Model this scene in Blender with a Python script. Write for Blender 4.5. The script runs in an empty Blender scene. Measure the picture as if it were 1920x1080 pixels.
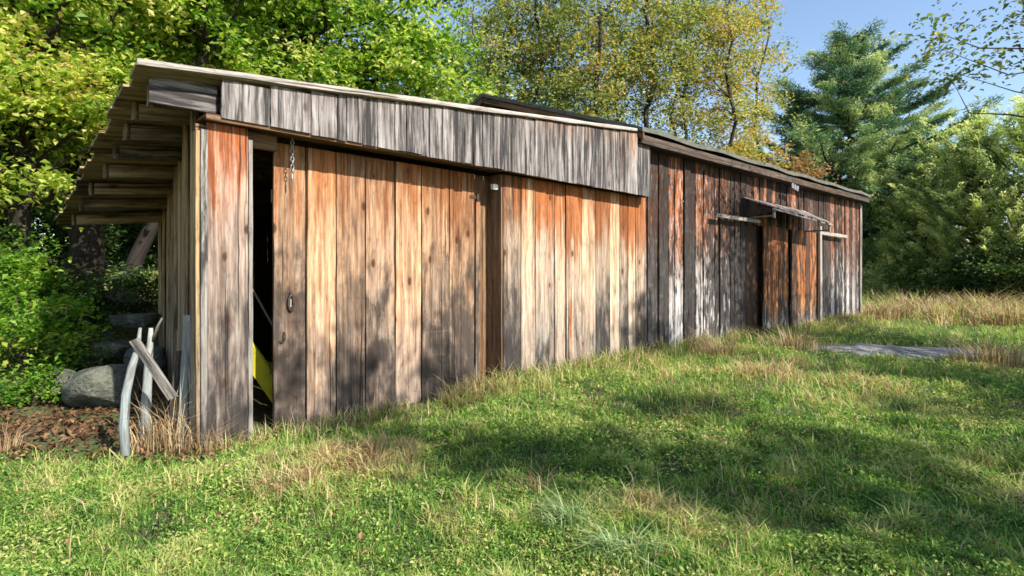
import bpy, math, random
import numpy as np
from mathutils import Vector

random.seed(11)
RG = np.random.default_rng(11)
SC = bpy.context.scene
COL = SC.collection

# ------------------------------------------------------------------ camera
FPX, CX, HY, EYE = 1050.0, 960.0, 515.0, 1.55
cam_d = bpy.data.cameras.new('camera')
cam = bpy.data.objects.new('camera', cam_d); COL.objects.link(cam)
cam.location = (0, 0, EYE); cam.rotation_euler = (math.pi / 2, 0, 0)
cam_d.sensor_width = 36; cam_d.lens = FPX / 1920 * 36
cam_d.shift_y = (HY - 540) / 1920
cam_d.clip_start = 0.05; cam_d.clip_end = 3000
SC.camera = cam

# ------------------------------------------------------------------ frame of the long front wall
P0 = np.array([-2.9, 5.17]); U2 = np.array([.7266, .687]); N2 = np.array([.687, -.7266])
def F(t, s, z): p = P0 + U2 * t + N2 * s; return np.array([p[0], p[1], z])
UV = np.array([U2[0], U2[1], 0.]); NV = np.array([N2[0], N2[1], 0.]); ZV = np.array([0., 0., 1.])
def tt(x, s=0.):
    k = (x - CX) / FPX; b = P0 + N2 * s
    return (k * b[1] - b[0]) / (U2[0] - k * U2[1])
def zz(t, s, y): return EYE + (HY - y) / FPX * (P0 + U2 * t + N2 * s)[1]
def W(x, y, Y): return np.array([(x - CX) / FPX * Y, Y, EYE + (HY - y) / FPX * Y])
def ts(X, Y):
    dx, dy = X - P0[0], Y - P0[1]
    return dx * U2[0] + dy * U2[1], dx * N2[0] + dy * N2[1]

# ------------------------------------------------------------------ noise helpers
def vnoise(x, y, seed=0):
    x = np.asarray(x, float); y = np.asarray(y, float)
    xi = np.floor(x).astype(np.int64); yi = np.floor(y).astype(np.int64)
    fx = x - xi; fy = y - yi; fx = fx * fx * (3 - 2 * fx); fy = fy * fy * (3 - 2 * fy)
    def h(a, b):
        n = (a * 374761393 + b * 668265263 + seed * 1442695041) & 0x7fffffff
        n = ((n ^ (n >> 13)) * 1274126177) & 0x7fffffff
        return ((n ^ (n >> 16)) & 0xffff) / 65535.
    return (h(xi, yi) * (1 - fx) + h(xi + 1, yi) * fx) * (1 - fy) + (h(xi, yi + 1) * (1 - fx) + h(xi + 1, yi + 1) * fx) * fy
def fbm(x, y, seed=0, o=3):
    r, a, t = 0, 1, 0
    for i in range(o):
        r = r + a * vnoise(np.asarray(x) * 2 ** i, np.asarray(y) * 2 ** i, seed + i); t += a; a *= .5
    return r / t
def sst(x, a, b):
    k = np.clip((np.asarray(x, float) - a) / (b - a), 0, 1); return k * k * (3 - 2 * k)

def ground(X, Y):
    X = np.asarray(X, float); Y = np.asarray(Y, float)
    t, s = ts(X, Y)
    near = sst(np.abs(s), 0, 1.2)
    h = ((fbm(X * .8, Y * .8, 3) - .5) * .26 + (fbm(X * 2.3, Y * 2.3, 5, 2) - .5) * .13) * (.25 + .75 * near) + (fbm(X * 6, Y * 6, 15, 2) - .5) * .03
    h = h + .6 * sst(Y, 18, 40) * sst(X, 5, 14)
    h = h * (1 - .9 * np.exp(-((X - 8.1) / 3.2) ** 2 - ((Y - 11.5) / 2.) ** 2))
    bank = sst(-X - .42 * Y, .2, 3.2) * sst(Y, 6.2, 14)          # wooded bank left of the shed
    h = h + 1.5 * bank + .9 * sst(Y, 16, 30) * sst(-X, -4, 6)
    dip = np.exp(-((t - 10) / 5) ** 2 - ((s - 1.6) / 1.3) ** 2) * .1
    return h + dip - .10 * np.exp(-((t - .9) / 2.1) ** 2 - ((s - .2) / .9) ** 2)

# ------------------------------------------------------------------ object helpers
def tag(o, label=None, cat=None, group=None, kind=None):
    if label: o['label'] = label
    if cat: o['category'] = cat
    if group: o['group'] = group
    if kind: o['kind'] = kind
    return o
def thing(name, label, cat, loc=(0, 0, 0), group=None):
    o = bpy.data.objects.new(name, None); COL.objects.link(o); o.location = [float(c) for c in loc]
    o.empty_display_size = .2
    return tag(o, label, cat, group)

class MB:
    """collects geometry; wuv = (across, along, seed) in metres on every vertex"""
    def __init__(s): s.v = []; s.f = []; s.w = []
    def add(s, vs, fs, ws=None):
        b = len(s.v); s.v += [tuple(map(float, p)) for p in vs]
        s.w += [tuple(map(float, p)) for p in (ws if ws is not None else [(p[0], p[2], 0) for p in vs])]
        s.f += [tuple(b + i for i in f) for f in fs]
    def board(s, o, A, L, N, w, ln, th, seed=None, nseg=6, wob=.004, warp=.004, end0=0., end1=0., w1=None, rag0=0.):
        """o = lower corner on the back face; A across, L along, N outward"""
        sd = random.random() * 50 if seed is None else seed
        A, L, N, o = (np.asarray(q, float) for q in (A, L, N, o)); rs = random.Random(sd)
        vs, ws = [], []
        ph = rs.random() * 6; w1 = w if w1 is None else w1
        b0, b1 = rs.uniform(-end0, end0), rs.uniform(-end1, end1)
        for i in range(nseg + 1):
            k = i / nseg; ww = w + (w1 - w) * k
            e0, e1 = rs.uniform(-wob, wob), rs.uniform(-wob, wob)
            d = math.sin(ph + k * 4) * warp
            for (a, n) in ((e0, 0), (ww + e1, 0), (ww + e1 - .003, th), (ww / 2, th + warp * .4), (e0 + .003, th)):
                l = k * ln
                if i == 0: l += b0 * (a / w - .5) * 2 + rs.uniform(-rag0, rag0)
                if i == nseg: l += b1 * (a / w - .5) * 2
                vs.append(o + A * a + L * l + N * (n + d)); ws.append((a + sd * 3.1 + n, l + sd * 1.7, sd))
        fs = []
        for i in range(nseg):
            for j in range(5):
                a, b = i * 5 + j, i * 5 + (j + 1) % 5
                fs.append((a, b, b + 5, a + 5))
        fs.append((4, 3, 2, 1, 0)); e = nseg * 5; fs.append((e, e + 1, e + 2, e + 3, e + 4))
        s.add(vs, fs, ws)
    def tube(s, pts, rads, n=6, cap=True, seed=0., flat=1.):
        pts = [np.asarray(p, float) for p in pts]; m = len(pts)
        if np.isscalar(rads): rads = [rads] * m
        vs, ws = [], []; ref = None; acc = 0
        for i, p in enumerate(pts):
            d = pts[min(i + 1, m - 1)] - pts[max(i - 1, 0)]; d = d / (np.linalg.norm(d) + 1e-9)
            if ref is None:
                ref = np.cross(d, [0, 0, 1.] if abs(d[2]) < .9 else [1., 0, 0])
            ref = ref - d * ref.dot(d); ref /= np.linalg.norm(ref) + 1e-9
            q = np.cross(d, ref)
            if i: acc += np.linalg.norm(p - pts[i - 1])
            for j in range(n):
                a = 2 * math.pi * j / n
                vs.append(p + (ref * math.cos(a) * flat + q * math.sin(a)) * rads[i]); ws.append((a * rads[i] * .9 + seed, acc, seed))
        fs = []
        for i in range(m - 1):
            for j in range(n):
                k = (j + 1) % n
                fs.append((i * n + j, i * n + k, (i + 1) * n + k, (i + 1) * n + j))
        if cap:
            fs.append(tuple(range(n))[::-1]); fs.append(tuple((m - 1) * n + j for j in range(n)))
        s.add(vs, fs, ws)
    def build(s, name, mat, parent=None, smooth=False):
        me = bpy.data.meshes.new(name); o = bpy.data.objects.new(name, me); COL.objects.link(o)
        off = Vector((0, 0, 0))
        if parent is not None:
            o.parent = parent
            q = parent
            while q is not None: off += q.location; q = q.parent
        me.from_pydata([(v[0] - off.x, v[1] - off.y, v[2] - off.z) for v in s.v], [], s.f)
        at = me.attributes.new('wuv', 'FLOAT_VECTOR', 'POINT')
        at.data.foreach_set('vector', np.array(s.w, np.float32).ravel())
        me.materials.append(mat)
        if smooth: me.polygons.foreach_set('use_smooth', [True] * len(me.polygons))
        me.update(); return o

def leaf_object(name, V, nv, rnd, mat, parent=None, tris=False):
    """V: (N, nv, 3) polygons; rnd (N,) -> face attribute"""
    N = len(V); me = bpy.data.meshes.new(name); o = bpy.data.objects.new(name, me); COL.objects.link(o)
    off = np.zeros(3)
    if parent is not None:
        o.parent = parent; off = np.array(parent.location)
    V = V.reshape(-1, 3) - off
    me.vertices.add(len(V)); me.vertices.foreach_set('co', V.astype(np.float32).ravel())
    me.loops.add(len(V)); me.polygons.add(N)
    me.loops.foreach_set('vertex_index', np.arange(len(V), dtype=np.int32))
    me.polygons.foreach_set('loop_start', np.arange(N, dtype=np.int32) * nv)
    at = me.attributes.new('rnd', 'FLOAT', 'FACE'); at.data.foreach_set('value', rnd.astype(np.float32))
    me.materials.append(mat); me.update(calc_edges=True); me.validate(); return o

def unit(a): return a / (np.linalg.norm(a, axis=-1, keepdims=True) + 1e-9)
def leaves(C, size, out=None, up=.7, droop=.2, aspect=.55, rg=RG, fold=.25, d=None):
    """kites with a fold, one per centre: (N,2,3 verts)->(2N,3,3)"""
    N = len(C)
    nrm = rg.normal(size=(N, 3)); nrm[:, 2] = np.abs(nrm[:, 2]) * .6 + up
    if out is not None: nrm += out
    nrm = unit(nrm)
    if d is None: d = rg.normal(size=(N, 3)); d[:, 2] -= droop
    d = unit(d - nrm * (d * nrm).sum(1, keepdims=True)); s = np.cross(nrm, d)
    L = (size * rg.uniform(.65, 1.3, N))[:, None]; Wd = L * aspect * rg.uniform(.8, 1.2, (N, 1))
    b = C - d * L * .5; t = C + d * L * .5 - nrm * L * .12
    l = C - s * Wd * .5 - d * L * .05 + nrm * L * fold * .5; r = C + s * Wd * .5 - d * L * .05 + nrm * L * fold * .5
    return np.stack([np.stack([b, r, t], 1), np.stack([b, t, l], 1)], 1).reshape(-1, 3, 3)

# ------------------------------------------------------------------ materials
def mat_new(name):
    m = bpy.data.materials.new(name); m.use_nodes = True; nt = m.node_tree; nt.nodes.clear()
    return m, nt
class NG:
    def __init__(s, nt): s.t = nt; s.n = nt.nodes; s.l = nt.links
    def node(s, ty, **kw):
        n = s.n.new(ty)
        for k, v in kw.items(): setattr(n, k, v)
        return n
    def put(s, sock, v):
        if isinstance(v, bpy.types.NodeSocket): s.l.new(v, sock)
        else: sock.default_value = v
    def math(s, op, a, b=0., c=None, clamp=False):
        n = s.node('ShaderNodeMath', operation=op, use_clamp=clamp); s.put(n.inputs[0], a); s.put(n.inputs[1], b)
        if c is not None: s.put(n.inputs[2], c)
        return n.outputs[0]
    def mapr(s, v, a, b, c=0., d=1.):
        n = s.node('ShaderNodeMapRange', interpolation_type='SMOOTHSTEP')
        s.put(n.inputs[0], v); s.put(n.inputs[1], a); s.put(n.inputs[2], b); s.put(n.inputs[3], c); s.put(n.inputs[4], d); return n.outputs[0]
    def comb(s, x, y, z):
        n = s.node('ShaderNodeCombineXYZ'); s.put(n.inputs[0], x); s.put(n.inputs[1], y); s.put(n.inputs[2], z); return n.outputs[0]
    def noise(s, vec, scale=1., det=4., rough=.55, dist=0.):
        n = s.node('ShaderNodeTexNoise'); s.put(n.inputs['Vector'], vec); n.inputs['Scale'].default_value = scale
        n.inputs['Detail'].default_value = det; n.inputs['Roughness'].default_value = rough; n.inputs['Distortion'].default_value = dist
        return n.outputs[0]
    def ramp(s, v, stops):
        n = s.node('ShaderNodeValToRGB'); s.put(n.inputs[0], v); e = n.color_ramp.elements
        while len(e) < len(stops): e.new(.5)
        for k, (p, c) in enumerate(stops):
            e[k].position = p; e[k].color = (c[0], c[1], c[2], 1) if not np.isscalar(c) else (c, c, c, 1)
        return n.outputs[0]
    def mix(s, f, a, b, mode='MIX'):
        n = s.node('ShaderNodeMix', data_type='RGBA', blend_type=mode); s.put(n.inputs[0], f)
        for k, v in ((6, a), (7, b)):
            s.put(n.inputs[k], v if isinstance(v, bpy.types.NodeSocket) else (*v, 1)); 
        return n.outputs[2]
    def out(s, sh):
        o = s.node('ShaderNodeOutputMaterial'); s.l.new(sh, o.inputs[0])

def wood(name, low, mid, hi, z0, z1, black=.3, black_z=None, grain=.75, rough=.85, tintvar=.35, coolvar=.25, zspread=1., knots=.85, patchy=.0, bl=(.02, .019, .02),
         rust=None, rcol=(.36, .085, .014), ss=(9, 1.1), sharp=.07, bvar=.12, streak=(.20, .15, .125), rvar=.34):
    m, nt = mat_new(name); g = NG(nt); MU = lambda p, q: g.math('MULTIPLY', p, q)
    at = g.node('ShaderNodeAttribute', attribute_name='wuv'); sp = g.node('ShaderNodeSeparateXYZ'); g.l.new(at.outputs['Vector'], sp.inputs[0])
    a, l, sd = sp.outputs
    geo = g.node('ShaderNodeNewGeometry'); ps = g.node('ShaderNodeSeparateXYZ'); g.l.new(geo.outputs['Position'], ps.inputs[0]); z = ps.outputs[2]
    wn = g.node('ShaderNodeTexWhiteNoise', noise_dimensions='1D'); g.l.new(sd, wn.inputs['W'])
    b = wn.outputs['Value']; wc = g.node('ShaderNodeSeparateColor'); g.l.new(wn.outputs['Color'], wc.inputs[0])
    wob = g.math('SUBTRACT', g.noise(g.comb(MU(a, 3.5), MU(l, 1.5), sd), 1, 2), .5)
    aw = g.math('ADD', a, MU(wob, .045))
    fine = g.noise(g.comb(MU(aw, 46), MU(l, 2.0), sd), 1, 5, .62)
    med = g.noise(g.comb(MU(aw, 15), MU(l, .55), MU(sd, 3)), 1, 5, .66)
    pat = g.noise(g.comb(MU(a, 4.5), MU(l, 1.0), MU(sd, 5)), 1, 4, .6)
    stn = g.noise(g.comb(MU(aw, ss[0]), MU(l, ss[1]), MU(sd, 7)), 1, 6, .66, .2)
    drip = g.noise(g.comb(MU(aw, 11), MU(l, .7), MU(sd, 9)), 1, 5, .66, .15)
    blot = g.noise(g.comb(MU(a, 24), MU(l, 5), sd), 1, 5, .65, .4)
    zj = g.math('ADD', z, g.math('ADD', MU(g.math('SUBTRACT', pat, .5), 2.6 * zspread), MU(g.math('SUBTRACT', b, .5), 1.3 * zspread)))
    c = g.ramp(g.mapr(zj, z0, z1), [(0, low), (.5, mid), (1, hi)])
    c = g.mix(MU(wc.outputs[1], coolvar), c, (.25, .24, .235))
    if rust:
        rz = g.math('ADD', g.mapr(z, rust[0], rust[1], -.22, .16), MU(g.math('SUBTRACT', wc.outputs[2], .5), rvar))
        c = g.mix(MU(g.mapr(g.math('ADD', drip, rz), .48, .66), rust[2]), c, rcol)
    hv = g.node('ShaderNodeHueSaturation'); g.put(hv.inputs['Color'], c)
    g.put(hv.inputs['Value'], g.math('MULTIPLY_ADD', wc.outputs[0], tintvar * 2, 1 - tintvar)); c = hv.outputs[0]
    gr = g.math('MULTIPLY_ADD', g.mapr(med, .40, .60), .55, MU(g.mapr(fine, .41, .59), .45))
    c = g.mix(MU(g.math('SUBTRACT', 1., gr), grain), c, g.mix(1., c, streak, 'MULTIPLY'))
    c = g.mix(MU(g.mapr(blot, .5, .68), .5), c, g.mix(1., c, (.42, .30, .24), 'MULTIPLY'))
    c = g.mix(MU(g.mapr(blot, .42, .30), .35), c, g.mix(1., c, (1.45, 1.4, 1.35), 'MULTIPLY'))
    if patchy: c = g.mix(MU(g.mapr(blot, .53, .60), patchy), c, (.46, .445, .44))
    th = .72 - black * .3
    thv = g.math('ADD', th, MU(g.math('SUBTRACT', b, .5), bvar * 2))
    if black_z: thv = g.math('ADD', thv, g.mapr(z, black_z[0], black_z[1], 0., .28))
    sm = g.node('ShaderNodeMapRange', interpolation_type='SMOOTHSTEP')
    g.put(sm.inputs[0], stn); g.put(sm.inputs[1], g.math('SUBTRACT', thv, sharp)); g.put(sm.inputs[2], g.math('ADD', thv, sharp))
    c = g.mix(MU(sm.outputs[0], .9), c, bl)
    vo = g.node('ShaderNodeTexVoronoi'); g.put(vo.inputs['Vector'], g.comb(MU(a, 6), MU(l, 3.0), MU(sd, 3.7))); vo.inputs['Scale'].default_value = 1
    ve = g.node('ShaderNodeSeparateColor'); g.l.new(vo.outputs['Color'], ve.inputs[0])
    kd = MU(g.mapr(vo.outputs['Distance'], .22, .10), g.mapr(ve.outputs[0], .66, .70))
    c = g.mix(MU(MU(g.mapr(vo.outputs['Distance'], .62, .2), g.mapr(ve.outputs[0], .66, .70)), knots * .45), c, g.mix(1., c, (.52, .36, .26), 'MULTIPLY'))
    c = g.mix(MU(kd, knots), c, (.035, .014, .008))
    chk = g.mapr(g.noise(g.comb(MU(aw, 34), MU(l, .3), MU(sd, 11)), 1, 3, .5), .645, .675)
    c = g.mix(MU(chk, .85), c, (.015, .012, .01))
    bs = g.node('ShaderNodeBsdfPrincipled'); g.put(bs.inputs['Base Color'], c); bs.inputs['Roughness'].default_value = rough; bs.inputs['Specular IOR Level'].default_value = .25
    bp = g.node('ShaderNodeBump'); bp.inputs['Strength'].default_value = .7; bp.inputs['Distance'].default_value = .008
    g.put(bp.inputs['Height'], g.math('SUBTRACT', g.math('ADD', gr, MU(blot, .4)), MU(chk, 1.5))); g.l.new(bp.outputs[0], bs.inputs['Normal'])
    g.out(bs.outputs[0]); return m

def foliage(name, stops, trans=.38, tcol=1.3, rough=.5, spec=.35, clump=.0, cs=.6):
    m, nt = mat_new(name); g = NG(nt)
    at = g.node('ShaderNodeAttribute', attribute_name='rnd'); v = at.outputs['Fac']
    if clump:
        geo = g.node('ShaderNodeNewGeometry')
        v = g.math('ADD', v, g.math('MULTIPLY', g.math('SUBTRACT', g.noise(geo.outputs['Position'], cs, 3), .5), clump * 2), clamp=True)
    c = g.ramp(v, stops)
    bs = g.node('ShaderNodeBsdfPrincipled'); g.put(bs.inputs['Base Color'], c); bs.inputs['Roughness'].default_value = rough; bs.inputs['Specular IOR Level'].default_value = spec
    tr = g.node('ShaderNodeBsdfTranslucent'); g.put(tr.inputs['Color'], g.mix(1., c, (tcol, tcol * 1.05, tcol * .6), 'MULTIPLY'))
    mx = g.node('ShaderNodeMixShader'); mx.inputs[0].default_value = trans
    g.l.new(bs.outputs[0], mx.inputs[1]); g.l.new(tr.outputs[0], mx.inputs[2]); g.out(mx.outputs[0]); return m

def plain(name, stops, scale=3., rough=.7, bump=.3, metal=0., det=6., bd=.01):
    m, nt = mat_new(name); g = NG(nt); geo = g.node('ShaderNodeNewGeometry')
    n = g.noise(geo.outputs['Position'], scale, det, .6, .3)
    bs = g.node('ShaderNodeBsdfPrincipled'); g.put(bs.inputs['Base Color'], g.ramp(n, stops)); bs.inputs['Roughness'].default_value = rough; bs.inputs['Metallic'].default_value = metal
    bp = g.node('ShaderNodeBump'); bp.inputs['Strength'].default_value = bump; bp.inputs['Distance'].default_value = bd
    g.put(bp.inputs['Height'], g.noise(geo.outputs['Position'], scale * 6, 5)); g.l.new(bp.outputs[0], bs.inputs['Normal'])
    g.out(bs.outputs[0]); return m

TAN = (.60, .37, .21); ORANGE = (.56, .22, .07); PALE = (.60, .46, .33)
M = {}
M['door'] = wood('door boards', (.33, .255, .20), (.56, .35, .205), (.52, .31, .17), .1, 3.3, black=.76, black_z=(.3, 3.0), tintvar=.32, coolvar=.18, zspread=1.0, rust=(.8, 3.1, .8), rcol=(.33, .11, .028), sharp=.12, bvar=.2, ss=(5, 1.9), bl=(.035, .028, .024))
M['panel'] = wood('panel boards', (.30, .26, .22), (.57, .43, .31), (.54, .37, .23), .1, 3.0, black=.82, black_z=(.1, 2.4), tintvar=.34, coolvar=.35, zspread=.8, rust=(1.4, 2.8, .95), rcol=(.36, .11, .022), sharp=.10, bvar=.2, ss=(7, 1.5))
M['post'] = wood('post boards', (.29, .24, .205), (.48, .36, .29), (.58, .36, .24), .4, 3.2, black=.70, black_z=(.2, 2.0), tintvar=.05, coolvar=.15, zspread=.6, rust=(1.3, 3.1, .92), rcol=(.37, .10, .024), sharp=.09, rvar=0.)
M['fascia'] = wood('fascia boards', (.32, .295, .285), (.335, .305, .29), (.40, .27, .18), 2.7, 4.6, black=.62, tintvar=.14, coolvar=.15, grain=.9, knots=.6, zspread=.3, ss=(16, .9), bvar=.05, rust=(3.2, 4.3, .45), rcol=(.38, .18, .08), streak=(.17, .155, .15))
M['barn'] = wood('barn boards', (.42, .405, .40), (.31, .265, .235), (.21, .10, .055), 1.2, 3.2, black=.98, tintvar=.5, coolvar=.05, knots=.6, patchy=.6, zspread=1.35, bl=(.016, .012, .010), ss=(11, 2.4), sharp=.05, bvar=.16,  # dark upper tone of the boards also stands in for eave shade
                 rust=(1.1, 3.2, .88), rcol=(.32, .105, .034), streak=(.10, .085, .08))
M['barn_door'] = wood('barn door boards', (.36, .32, .30), (.52, .24, .08), (.44, .16, .04), .3, 1.5, black=.88, tintvar=.3, coolvar=.1, zspread=.5, ss=(10, 1.7), sharp=.05, streak=(.14, .09, .07))
M['end'] = wood('end wall boards', (.32, .25, .17), (.38, .28, .15), (.42, .28, .12), .0, 2.6, black=.4, tintvar=.5, coolvar=.3)
M['under'] = wood('rafter wood', (.29, .22, .12), (.30, .225, .115), (.28, .205, .10), 1., 4., black=.55, tintvar=.35, coolvar=.25)
M['trim'] = wood('roof edge wood', (.24, .23, .19), (.30, .28, .25), (.50, .45, .41), 3.2, 4.1, black=.45, tintvar=.15, coolvar=.25, knots=.1, grain=.5)
M['brown'] = wood('brown trim wood', (.20, .115, .06), (.24, .14, .07), (.24, .14, .075), 0., 4., black=.35, tintvar=.2, coolvar=.1)
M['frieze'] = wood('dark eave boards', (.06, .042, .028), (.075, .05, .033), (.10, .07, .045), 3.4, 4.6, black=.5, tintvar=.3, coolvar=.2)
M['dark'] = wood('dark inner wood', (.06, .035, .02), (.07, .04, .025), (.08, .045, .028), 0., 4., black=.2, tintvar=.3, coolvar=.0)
M['greywood'] = wood('silver wood', (.36, .34, .31), (.40, .37, .33), (.42, .38, .33), 0., 4., black=.3, tintvar=.2, coolvar=.2, knots=.2, grain=.6)
M['bluegrey'] = wood('blue grey pole', (.27, .32, .33), (.32, .34, .33), (.42, .40, .34), 0.2, 1.6, black=.1, tintvar=.1, coolvar=.2, knots=.0, grain=.4, zspread=.2)
M['barnroof'] = plain('barn roofing', [(.3, (.05, .05, .045)), (.5, (.10, .10, .085)), (.7, (.13, .12, .10))], 6, .85)
M['canroof'] = wood('canopy boards', (.36, .32, .31), (.38, .32, .31), (.42, .33, .31), 2, 4, black=.4, tintvar=.35, coolvar=.3, grain=.5)
M['yellow'] = plain('yellow paint', [(.3, (.22, .20, .02)), (.45, (.45, .42, .02)), (.7, (.56, .52, .03))], 6, .5, .1)
M['iron'] = plain('rusty iron', [(.35, (.03, .025, .02)), (.6, (.08, .05, .035))], 30, .6, .3, .6)
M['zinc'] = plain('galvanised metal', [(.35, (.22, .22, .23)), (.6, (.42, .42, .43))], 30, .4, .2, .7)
M['ceramic'] = plain('white ceramic', [(.35, (.7, .7, .68)), (.6, (.8, .8, .78))], 10, .3, .1)
M['bark'] = wood('grey brown bark', (.11, .085, .06), (.13, .10, .075), (.14, .11, .085), 0., 15., black=.3, tintvar=.2, coolvar=.2, knots=.0)
M['darkbark'] = wood('dark bark', (.032, .026, .02), (.036, .028, .022), (.045, .034, .026), 0., 15., black=.1, tintvar=.2, coolvar=.0, knots=.0)
M['stone'] = plain('mossy stone', [(.32, (.03, .036, .024)), (.47, (.075, .082, .06)), (.58, (.15, .15, .125)), (.7, (.055, .075, .025))], 4, .9, 1., 0, 8, .07)  # mossy tones darkened to stand in for shade on the bank
M['leafmaple'] = foliage('maple leaves', [(0, (.035, .08, .010)), (.3, (.095, .205, .018)), (.6, (.24, .38, .045)), (.85, (.43, .50, .09)), (1, (.60, .58, .24))], .48, 1.45, clump=.22, cs=.7)
M['leafgold'] = foliage('yellowing maple leaves', [(0, (.08, .14, .015)), (.3, (.22, .34, .035)), (.6, (.42, .48, .09)), (.85, (.62, .57, .20)), (1, (.62, .46, .22))], .5, 1.6, clump=.25, cs=.8)
M['leafbirch'] = foliage('olive yellow leaves', [(0, (.08, .12, .035)), (.35, (.20, .255, .075)), (.65, (.35, .37, .125)), (.9, (.52, .41, .10)), (1, (.52, .30, .10))], .4, 1.4, clump=.25, cs=.35)
M['leafpine'] = foliage('pine needles', [(0, (.025, .075, .05)), (.32, (.085, .19, .10)), (.58, (.27, .38, .16)), (1, (.60, .64, .30))], .25, 1.3, rough=.45, clump=.15, cs=.5)
M['leaffeather'] = foliage('feathery light green leaves', [(0, (.09, .15, .05)), (.3, (.29, .37, .13)), (.65, (.52, .57, .25)), (1, (.70, .70, .40))], .5, 1.4, clump=.2, cs=.4)
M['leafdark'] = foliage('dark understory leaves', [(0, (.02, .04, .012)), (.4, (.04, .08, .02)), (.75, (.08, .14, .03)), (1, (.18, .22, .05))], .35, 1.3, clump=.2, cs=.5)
M['leafbush'] = foliage('bright bush leaves', [(0, (.04, .11, .012)), (.4, (.09, .21, .018)), (.75, (.18, .32, .03)), (1, (.34, .40, .06))], .45, 1.5, clump=.2, cs=1.)
M['leafred'] = foliage('reddish autumn leaves', [(0, (.12, .11, .04)), (.4, (.28, .16, .07)), (.75, (.40, .22, .12)), (1, (.42, .34, .15))], .4, 1.3, clump=.2, cs=1.)
M['grass'] = foliage('meadow grass', [(0, (.025, .07, .018)), (.25, (.075, .17, .03)), (.45, (.15, .285, .042)), (.66, (.33, .425, .10)), (.85, (.56, .48, .23)), (1, (.38, .25, .14))], .35, 1.3, rough=.55, spec=.25)
M['straw'] = foliage('dry straw', [(0, (.16, .09, .05)), (.4, (.33, .21, .115)), (.7, (.48, .36, .20)), (1, (.62, .52, .33))], .3, 1.2, rough=.6, spec=.2)
M['silver'] = foliage('silvery grass blades', [(0, (.08, .15, .05)), (.5, (.18, .29, .10)), (1, (.42, .47, .24))], .3, 1.2)
M['litter'] = foliage('fallen leaves', [(0, (.03, .018, .010)), (.4, (.085, .047, .024)), (.75, (.19, .10, .05)), (1, (.40, .25, .13))], .15, 1.1, rough=.7, spec=.2)
m, nt = mat_new('soil and turf'); g = NG(nt); geo = g.node('ShaderNodeNewGeometry')
n1 = g.noise(geo.outputs['Position'], .9, 4); n2 = g.noise(geo.outputs['Position'], 14, 6)
c = g.mix(g.mapr(n1, .4, .6), g.ramp(n2, [(.3, (.03, .05, .012)), (.6, (.06, .09, .02))]), g.ramp(n2, [(.3, (.05, .035, .018)), (.6, (.11, .08, .035))]))
bs = g.node('ShaderNodeBsdfPrincipled'); g.put(bs.inputs['Base Color'], c); bs.inputs['Roughness'].default_value = .95
bp = g.node('ShaderNodeBump'); bp.inputs['Strength'].default_value = .8; bp.inputs['Distance'].default_value = .03; g.put(bp.inputs['Height'], n2); g.l.new(bp.outputs[0], bs.inputs['Normal']); g.out(bs.outputs[0]); M['soil'] = m
M['gravel'] = plain('grey gravel', [(.3, (.17, .16, .155)), (.5, (.30, .285, .28)), (.7, (.42, .40, .39))], 22, .9, .9, 0, 8, .03)
# ================================================================== ground
def spaced(lo, hi, n, c, k):
    q = np.linspace(-1, 1, n); s = np.sinh(q * k) / math.sinh(k)
    return np.where(s < 0, c + s * (c - lo), c + s * (hi - c))
gx = spaced(-500, 500, 240, 0, 5.5); gy = spaced(-400, 900, 260, 6, 5.5)
GX, GY = np.meshgrid(gx, gy); GZ = ground(GX, GY)
nx, ny = len(gx), len(gy)
me = bpy.data.meshes.new('ground'); o = bpy.data.objects.new('ground', me); COL.objects.link(o)
idx = np.arange(nx * ny).reshape(ny, nx)
fs = np.stack([idx[:-1, :-1], idx[:-1, 1:], idx[1:, 1:], idx[1:, :-1]], -1).reshape(-1, 4)
me.from_pydata(np.stack([GX, GY, GZ], -1).reshape(-1, 3).tolist(), [], fs.tolist())
me.polygons.foreach_set('use_smooth', [True] * len(fs)); me.materials.append(M['soil']); tag(o, kind='structure')

def gpt(x, y):           # photograph pixel on the ground -> X, Y
    Y = EYE * FPX / (y - HY)
    for _ in range(6): Y = (EYE - float(ground((x - CX) / FPX * Y, Y))) * FPX / (y - HY)
    return (x - CX) / FPX * Y, Y
# gravel patch (a worn bit of drive beside the barn)
mb = MB(); gcx, gcy = gpt(1705, 660); pts = []
for i in range(40):
    a = 2 * math.pi * i / 40; r = 1 + .18 * math.sin(3 * a + 1) + .1 * math.sin(7 * a)
    for q in (.0, .55, 1.):
        X = gcx + math.cos(a) * 2.1 * r * q + math.sin(a) * .5; Y = gcy + math.sin(a) * 1.15 * r * q
        pts.append((X, Y, float(ground(X, Y)) + .03 - .03 * q))
fs = []
for i in range(40):
    j = (i + 1) % 40
    fs += [(i * 3, i * 3 + 1, j * 3 + 1), (i * 3 + 1, i * 3 + 2, j * 3 + 2, j * 3 + 1)]
mb.add(pts, fs); tag(mb.build('gravel_patch', M['gravel']), kind='structure')

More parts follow.
